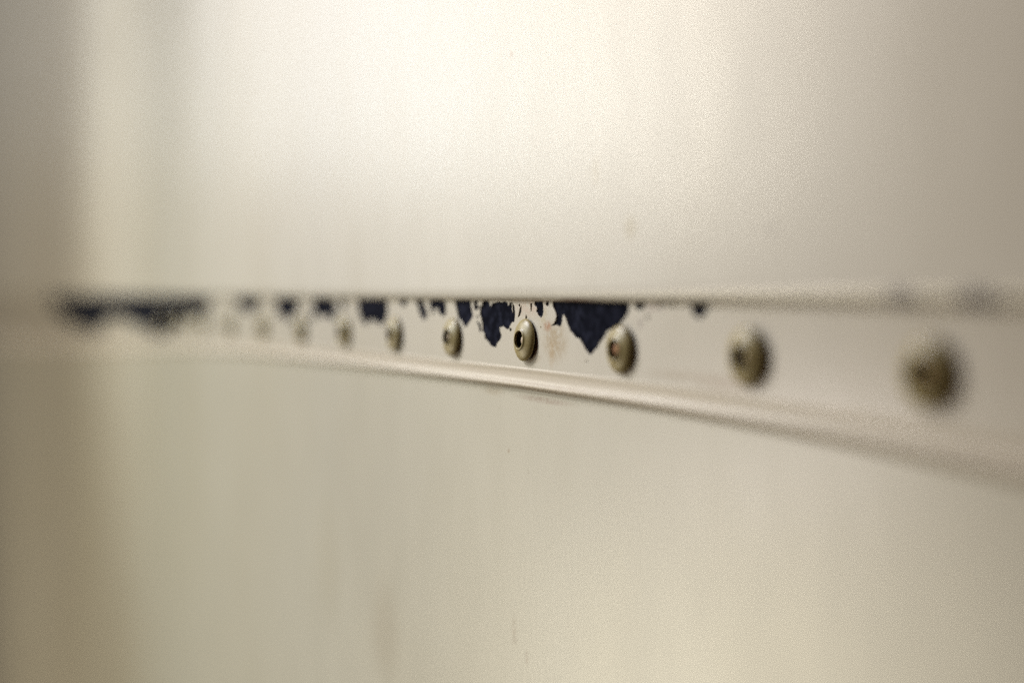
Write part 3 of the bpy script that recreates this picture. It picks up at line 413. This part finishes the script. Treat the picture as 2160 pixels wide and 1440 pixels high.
    [(4.94, -2.3), (4.93, -2.65), (4.88, -2.93), (4.81, -3.17), (4.81, -3.44), (5, -3.67), (5.27, -3.8), (5.49, -3.9), (5.68, -3.99), (5.89, -4.11), (6.07, -4.21), (6.2, -4.28), (6.24, -4.39), (6.2, -4.6), (6.09, -4.85), (5.96, -5.16), (6.02, -5.45), (6.23, -5.58), (6.39, -5.68), (6.58, -5.8), (6.74, -5.92), (6.9, -6.07), (7.04, -6.21), (7.21, -6.4), (7.42, -6.54), (7.64, -6.6), (7.87, -6.73), (8.14, -6.86), (8.39, -6.89), (8.55, -6.94), (8.78, -7.06), (9.07, -6.97), (9.24, -6.76), (9.38, -6.64), (9.61, -6.52), (9.81, -6.35), (9.92, -6.16), (10.02, -5.95), (10.16, -5.69), (10.28, -5.41), (10.29, -5.09), (10.23, -4.83), (10.18, -4.64), (10.16, -4.48), (10.16, -4.3), (10.15, -4.09), (10.13, -3.84), (10.11, -3.64), (10.08, -3.43), (10.04, -3.23), (9.98, -2.97), (9.92, -2.76), (9.85, -2.56), (9.77, -2.27), (9.41, -2.1), (8.83, -2.13), (8.28, -2.14), (7.63, -2.12), (7.04, -2.09), (6.39, -2.05), (5.84, -2.05), (5.28, -2.09)],
    [(57.55, -1.83), (57.48, -2.27), (57.51, -2.46), (57.54, -2.67), (57.62, -2.94), (57.71, -3.27), (57.88, -3.57), (58.11, -3.72), (58.26, -3.82), (58.46, -3.94), (58.68, -4.07), (58.88, -4.19), (59.07, -4.32), (59.35, -4.41), (59.6, -4.4), (59.81, -4.37), (60.02, -4.32), (60.18, -4.29), (60.36, -4.28), (60.53, -4.27), (60.77, -4.26), (61.06, -4.14), (61.31, -3.95), (61.55, -3.77), (61.82, -3.57), (62.12, -3.33), (62.34, -2.97), (62.4, -2.63), (62.45, -2.4), (62.53, -1.98), (62.15, -1.58), (61.57, -1.45), (61.01, -1.41), (60.36, -1.45), (59.83, -1.47), (59.28, -1.46), (58.71, -1.5), (58.01, -1.6)],
    [(-33.56, -9.21), (-33.32, -9.31), (-33.15, -9.38), (-32.98, -9.44), (-32.81, -9.5), (-32.59, -9.58), (-32.41, -9.68), (-32.3, -9.79), (-32.19, -9.92), (-32.06, -10.06), (-31.95, -10.19), (-31.82, -10.34), (-31.69, -10.49), (-31.63, -10.65), (-31.65, -10.8), (-31.7, -11.01), (-31.76, -11.32), (-31.63, -11.66), (-31.39, -11.87), (-31.19, -12.03), (-30.93, -12.22), (-30.56, -12.14), (-30.34, -11.86), (-30.19, -11.62), (-30.02, -11.37), (-29.96, -11.03), (-30.03, -10.68), (-30.07, -10.44), (-30.12, -10.25), (-30.16, -10.08), (-30.23, -9.85), (-30.41, -9.65), (-30.63, -9.53), (-30.8, -9.43), (-30.98, -9.33), (-31.14, -9.23), (-31.31, -9.11), (-31.47, -9.01), (-31.69, -8.88), (-31.94, -8.81), (-32.18, -8.81), (-32.38, -8.8), (-32.61, -8.79), (-32.83, -8.78), (-33.05, -8.78), (-33.25, -8.77), (-33.52, -8.76)],
    [(69.8, -1.86), (69.92, -2.26), (70.07, -2.55), (70.33, -2.81), (70.68, -2.95), (71.05, -2.98), (71.31, -2.99), (71.49, -2.99), (71.65, -3), (71.92, -3.04), (72.3, -2.95), (72.55, -2.76), (72.7, -2.67), (73.01, -2.53), (73.29, -2.17), (73.28, -1.69), (72.93, -1.36), (72.54, -1.28), (72.19, -1.26), (71.8, -1.28), (71.41, -1.33), (70.96, -1.4), (70.64, -1.41), (70.25, -1.38)],
    [(-35.47, -2.52), (-35.45, -2.86), (-35.41, -3.14), (-35.35, -3.46), (-35.33, -3.67), (-35.35, -3.86), (-35.39, -4.07), (-35.46, -4.37), (-35.37, -4.7), (-35.16, -4.86), (-35.04, -4.97), (-34.89, -5.17), (-34.7, -5.34), (-34.52, -5.43), (-34.28, -5.6), (-33.89, -5.67), (-33.53, -5.55), (-33.26, -5.44), (-33.01, -5.31), (-32.8, -5.19), (-32.56, -5.03), (-32.43, -4.72), (-32.48, -4.43), (-32.52, -4.18), (-32.57, -3.9), (-32.57, -3.63), (-32.54, -3.29), (-32.56, -2.94), (-32.64, -2.51), (-33, -2.24), (-33.45, -2.23), (-33.74, -2.19), (-34.04, -2.1), (-34.36, -2.09), (-34.62, -2.17), (-34.84, -2.21), (-35.19, -2.24)],
    [(-3.03, -3.76), (-3.04, -4.05), (-3.05, -4.22), (-3.07, -4.41), (-3.09, -4.6), (-3.11, -4.8), (-3.12, -4.98), (-3.14, -5.19), (-3.22, -5.4), (-3.35, -5.58), (-3.45, -5.73), (-3.57, -5.89), (-3.67, -6.05), (-3.79, -6.21), (-3.9, -6.37), (-4.03, -6.55), (-4.27, -6.73), (-4.59, -6.88), (-4.9, -7.03), (-5.13, -7.13), (-5.38, -7.22), (-5.51, -6.92), (-5.35, -6.64), (-5.22, -6.4), (-5.09, -6.15), (-4.97, -5.93), (-4.87, -5.73), (-4.79, -5.54), (-4.71, -5.33), (-4.63, -5.13), (-4.55, -4.92), (-4.47, -4.73), (-4.36, -4.51), (-4.17, -4.3), (-3.9, -4.1), (-3.63, -3.91), (-3.36, -3.71)],
    [(11.74, -2.32), (11.68, -2.63), (11.61, -2.89), (11.5, -3.16), (11.61, -3.45), (11.87, -3.56), (12.04, -3.65), (12.25, -3.81), (12.54, -3.85), (12.79, -3.76), (12.96, -3.65), (13.17, -3.52), (13.32, -3.27), (13.34, -2.99), (13.37, -2.8), (13.42, -2.62), (13.48, -2.33), (13.26, -2.07), (12.96, -2.06), (12.73, -2.04), (12.52, -2.05), (12.34, -2.08), (12.19, -2.09), (11.93, -2.09)],
    [(-30.66, -4.67), (-30.86, -4.85), (-31.04, -4.98), (-31.18, -5.04), (-31.37, -5.13), (-31.66, -5.15), (-31.88, -5.1), (-32.08, -5.06), (-32.26, -4.85), (-32.31, -4.6), (-32.3, -4.37), (-32.2, -4.15), (-32.05, -3.97), (-31.84, -3.9), (-31.63, -3.87), (-31.42, -3.88), (-31.26, -3.94), (-31.15, -3.98), (-31, -4.02), (-30.81, -4.13), (-30.62, -4.34)],
    [(75.4, -2.75), (75.3, -2.98), (75.11, -3.23), (74.8, -3.38), (74.52, -3.38), (74.28, -3.34), (73.99, -3.21), (73.82, -2.82), (73.84, -2.55), (73.92, -2.31), (74.02, -2.1), (74.13, -1.91), (74.33, -1.7), (74.72, -1.57), (75.02, -1.69), (75.25, -1.84), (75.45, -2.17), (75.47, -2.52)],
    [(69.6, -2.79), (69.64, -3.1), (69.36, -3.5), (69.02, -3.57), (68.76, -3.58), (68.55, -3.58), (68.24, -3.5), (68, -3.13), (68.03, -2.82), (68.1, -2.59), (68.23, -2.35), (68.44, -2.15), (68.7, -2.04), (68.95, -2.03), (69.23, -2.1), (69.47, -2.36), (69.55, -2.6)],
    [(-10.67, -10.3), (-10.42, -10.27), (-10.25, -10.25), (-10.06, -10.2), (-9.83, -10.2), (-9.65, -10.31), (-9.53, -10.42), (-9.38, -10.56), (-9.4, -10.82), (-9.55, -10.96), (-9.65, -11.07), (-9.78, -11.24), (-10.01, -11.34), (-10.22, -11.32), (-10.42, -11.28), (-10.65, -11.21), (-10.79, -11.01), (-10.8, -10.83), (-10.84, -10.71), (-10.86, -10.48)],
    [(-0.16, -6.16), (0.04, -6.4), (0.23, -6.64), (0.44, -6.93), (0.33, -7.26), (-0.02, -7.37), (-0.32, -7.47), (-0.64, -7.57), (-0.93, -7.42), (-0.83, -7.18), (-0.75, -7.04), (-0.67, -6.9), (-0.62, -6.76), (-0.59, -6.59), (-0.55, -6.4), (-0.48, -6.14)],
    [(63.93, -5.94), (63.8, -6.23), (63.5, -6.45), (63.13, -6.44), (62.9, -6.3), (62.66, -6.07), (62.63, -5.6), (62.92, -5.31), (63.14, -5.24), (63.37, -5.2), (63.7, -5.3), (63.93, -5.6)],
    [(2.47, -3), (2.76, -2.98), (2.99, -2.98), (3.29, -3), (3.49, -3.28), (3.45, -3.66), (3.42, -4), (3.38, -4.34), (3.31, -4.67), (3.18, -4.96), (3.06, -5.24), (2.93, -5.55), (2.59, -5.52), (2.52, -5.17), (2.48, -4.87), (2.44, -4.55), (2.41, -4.25), (2.37, -3.93), (2.33, -3.63), (2.28, -3.27)],
    [(-32.27, -7.59), (-32.5, -7.82), (-32.75, -7.91), (-33.03, -7.93), (-33.34, -7.81), (-33.48, -7.53), (-33.47, -7.24), (-33.33, -6.96), (-33.01, -6.82), (-32.72, -6.86), (-32.48, -6.99), (-32.27, -7.22)],
    [(-4.02, -3.82), (-4.13, -4.01), (-4.31, -4.16), (-4.56, -4.17), (-4.73, -4.03), (-4.83, -3.93), (-5, -3.83), (-5.1, -3.61), (-4.98, -3.4), (-4.8, -3.27), (-4.57, -3.18), (-4.35, -3.17), (-4.11, -3.23), (-3.96, -3.43), (-3.99, -3.63)],
    [(34.59, -18.06), (34.36, -18.27), (34.06, -18.3), (33.82, -18.12), (33.74, -17.81), (33.89, -17.57), (34.1, -17.49), (34.35, -17.49), (34.57, -17.72)],
    [(8.9, -9.75), (8.73, -9.89), (8.47, -9.92), (8.29, -9.74), (8.29, -9.5), (8.47, -9.3), (8.76, -9.31), (8.96, -9.51)]]

cu = bpy.data.curves.new("paint_coat", 'CURVE')
cu.dimensions = '2D'
cu.fill_mode = 'BOTH'
cu.extrude = .00014
cu.bevel_depth = .00004
cu.bevel_resolution = 1


def poly(pts):
    s = cu.splines.new('POLY')
    s.points.add(len(pts) - 1)
    for q, (x, z) in zip(s.points, pts):
        q.co = (x * MM, z * MM, 0, 1)
    s.use_cyclic_u = True


bot = [(x, -21.15 * wf(x)) for x in XS]
poly(bot + [(XS[-1], 2.6), (XS[0], 2.6)])
for c in CHIPS:
    poly([(x, min(z, 2.0)) for x, z in c])
tmp = bpy.data.objects.new("tmp", cu)
me = bpy.data.meshes.new_from_object(tmp)
bpy.data.objects.remove(tmp)
bpy.data.curves.remove(cu)
for v in me.vertices:                           # curve XY plane -> wall XZ plane, front face towards the camera
    x, z, d = v.co
    v.co = (x, -.00018 - d, z)
me.flip_normals()
me.materials.clear()
coat = link("paint_coat", me, M_STRIP, strip)


# curled flakes of paint standing off beside the chips
def flake(px, pz, w, h, lift, rot, name="paint_flake"):
    bm = bmesh.new()
    nu, nv = 7, 9
    g = []
    for i in range(nu):
        row = []
        for j in range(nv):
            u, v = i / (nu - 1) - .5, j / (nv - 1) - .5
            wid = w * (1 - 1.6 * v * v) * (1 + .18 * noise.noise(Vector((px, v * 5, 0))))
            a = u * wid
            b = v * h
            y = -.26 - lift * (u + .5) ** 2 * (1 - 2.2 * v * v)
            ca, sa = math.cos(rot), math.sin(rot)
            row.append(bm.verts.new(((px + a * ca - b * sa) * MM, y * MM, (pz + a * sa + b * ca) * MM)))
        g.append(row)
    for i in range(nu - 1):
        for j in range(nv - 1):
            bm.faces.new((g[i][j], g[i + 1][j], g[i + 1][j + 1], g[i][j + 1]))
    me = bpy.data.meshes.new(name)
    bm.to_mesh(me)
    bm.free()
    smooth(me)
    o = link(name, me, M_STRIP, strip)
    so = o.modifiers.new("thick", 'SOLIDIFY')
    so.thickness = .00007
    return o


flake(-8.9, -4.2, 1.0, 3.0, .35, .1)


def blister(px, pz, w, h, top):
    bm = bmesh.new()
    c = bm.verts.new((px * MM, (-.36 - top) * MM, pz * MM))
    prev = None
    for k_ in range(1, 7):
        t = k_ / 6
        ring = []
        for i_ in range(28):
            a_ = 2 * math.pi * i_ / 28
            rr = t * (1 + .16 * noise.noise(Vector((math.cos(a_) * 1.4, math.sin(a_) * 1.4, px))))
            ring.append(bm.verts.new(((px + w / 2 * rr * math.cos(a_)) * MM, (-.30 - top * math.cos(t * math.pi / 2) ** 1.2) * MM,
                                      (pz + h / 2 * rr * math.sin(a_)) * MM)))
        for i_ in range(28):
            j_ = (i_ + 1) % 28
            if prev is None:
                bm.faces.new((c, ring[i_], ring[j_]))
            else:
                bm.faces.new((prev[i_], ring[i_], ring[j_], prev[j_]))
        prev = ring
    bmesh.ops.recalc_face_normals(bm, faces=bm.faces)
    me = bpy.data.meshes.new("paint_blister")
    bm.to_mesh(me)
    bm.free()
    smooth(me)
    return link("paint_blister", me, M_STRIP, strip)


blister(70.5, -1.9, 3.0, 1.4, .25)


# ------------------------------------------------------------------ rivets
def lathe(name, prof, mat, parent, seg=64, wob=0.0, seed=0):
    bm = bmesh.new()
    rings = []
    for r, h in prof:
        if r < 1e-6:
            rings.append([bm.verts.new((0, 0, h * MM))])
        else:
            ring = []
            for i in range(seg):
                a = 2 * math.pi * i / seg
                rr = r * (1 + wob * noise.noise(Vector((math.cos(a) * 1.5, math.sin(a) * 1.5, seed))))
                ring.append(bm.verts.new((rr * math.cos(a) * MM, rr * math.sin(a) * MM, h * MM)))
            rings.append(ring)
    for A, B in zip(rings, rings[1:]):
        for i in range(seg):
            j = (i + 1) % seg
            if len(A) == 1:
                bm.faces.new((A[0], B[i], B[j]))
            elif len(B) == 1:
                bm.faces.new((A[i], A[j], B[0]))
            else:
                bm.faces.new((A[i], A[j], B[j], B[i]))
    bmesh.ops.recalc_face_normals(bm, faces=bm.faces)
    me = bpy.data.meshes.new(name)
    bm.to_mesh(me)
    bm.free()
    smooth(me)
    return link(name, me, mat, parent)


HEAD = [(4.9, -.1), (4.95, .20), (5.5, .42), (5.88, .66), (6.02, .92), (6.0, 1.15), (5.78, 1.48), (5.3, 1.85), (4.65, 2.18), (3.95, 2.45),
        (3.35, 2.66), (3.05, 2.82), (2.88, 3.0), (2.72, 3.08), (2.56, 3.05), (2.46, 2.9), (2.42, 2.6), (2.40, 1.2)]
BORE = [(2.37, 2.45), (2.36, 1.6), (2.34, .75), (0, .72)]
PIN = [(1.15, .73), (1.15, 1.75), (1.0, 2.0), (.6, 2.12), (0, 2.15)]
RIVETS = [(156.0, -14.18), (103.6, -13.6), (52.0, -14.05), (0.3, -13.44), (-50.3, -14.2), (-100.1, -14.6), (-152.9, -15.1), (-208.4, -15.4),
          (-266.5, -15.76), (-327, -15.94), (-385.2, -16.36), (-436.3, -16.57), (-487, -16.96)]
R_LABEL = {0: "nearest rivet, blurred olive dome at the right end of the row",
           2: "rivet with rusty orange pin beside the largest navy chip",
           3: "sharply focused rivet with dark open bore and pale steel pin"}
proto = {}
rng = random.Random(7)
for i, (x, z) in enumerate(RIVETS):
    if i in (0, 1, 2, 3, 4):
        wob = .02
        head = lathe("rivet", HEAD, M_RIV, strip, 72, wob, i * 3.3)
        bore = lathe("bore", BORE, M_BORE, head, 40)
        pin = lathe("pin", PIN, M_RUST if i in (0, 2) else M_PIN, head, 32)
        if i == 3:
            pin.location = (.55 * MM, -.1 * MM, 0)
        elif i == 2:
            pin.location = (.4 * MM, .1 * MM, 0)
            pin.scale = (1.25, 1.25, 1.15)
        proto[i] = (head, bore, pin)
    else:
        head = proto[4][0].copy()
        COL.objects.link(head)
        head.parent = strip
        for q in proto[4][1:]:
            c = q.copy()
            COL.objects.link(c)
            c.parent = head
    # local +Z leaves the wall towards -Y
    head.rotation_euler = (math.radians(90 + rng.uniform(-4, 4)), 0, math.radians(rng.uniform(-3, 3)))
    head.location = (x * MM, -.10 * MM, z * MM)
    if i in (0, 1):
        pin.scale = (1.0, 1.0, .72)
        head.scale = (1.06, 1.06, 1.05)
    if i in R_LABEL:
        head["label"] = R_LABEL[i]
    head["group"] = "domed rivets along the strip"
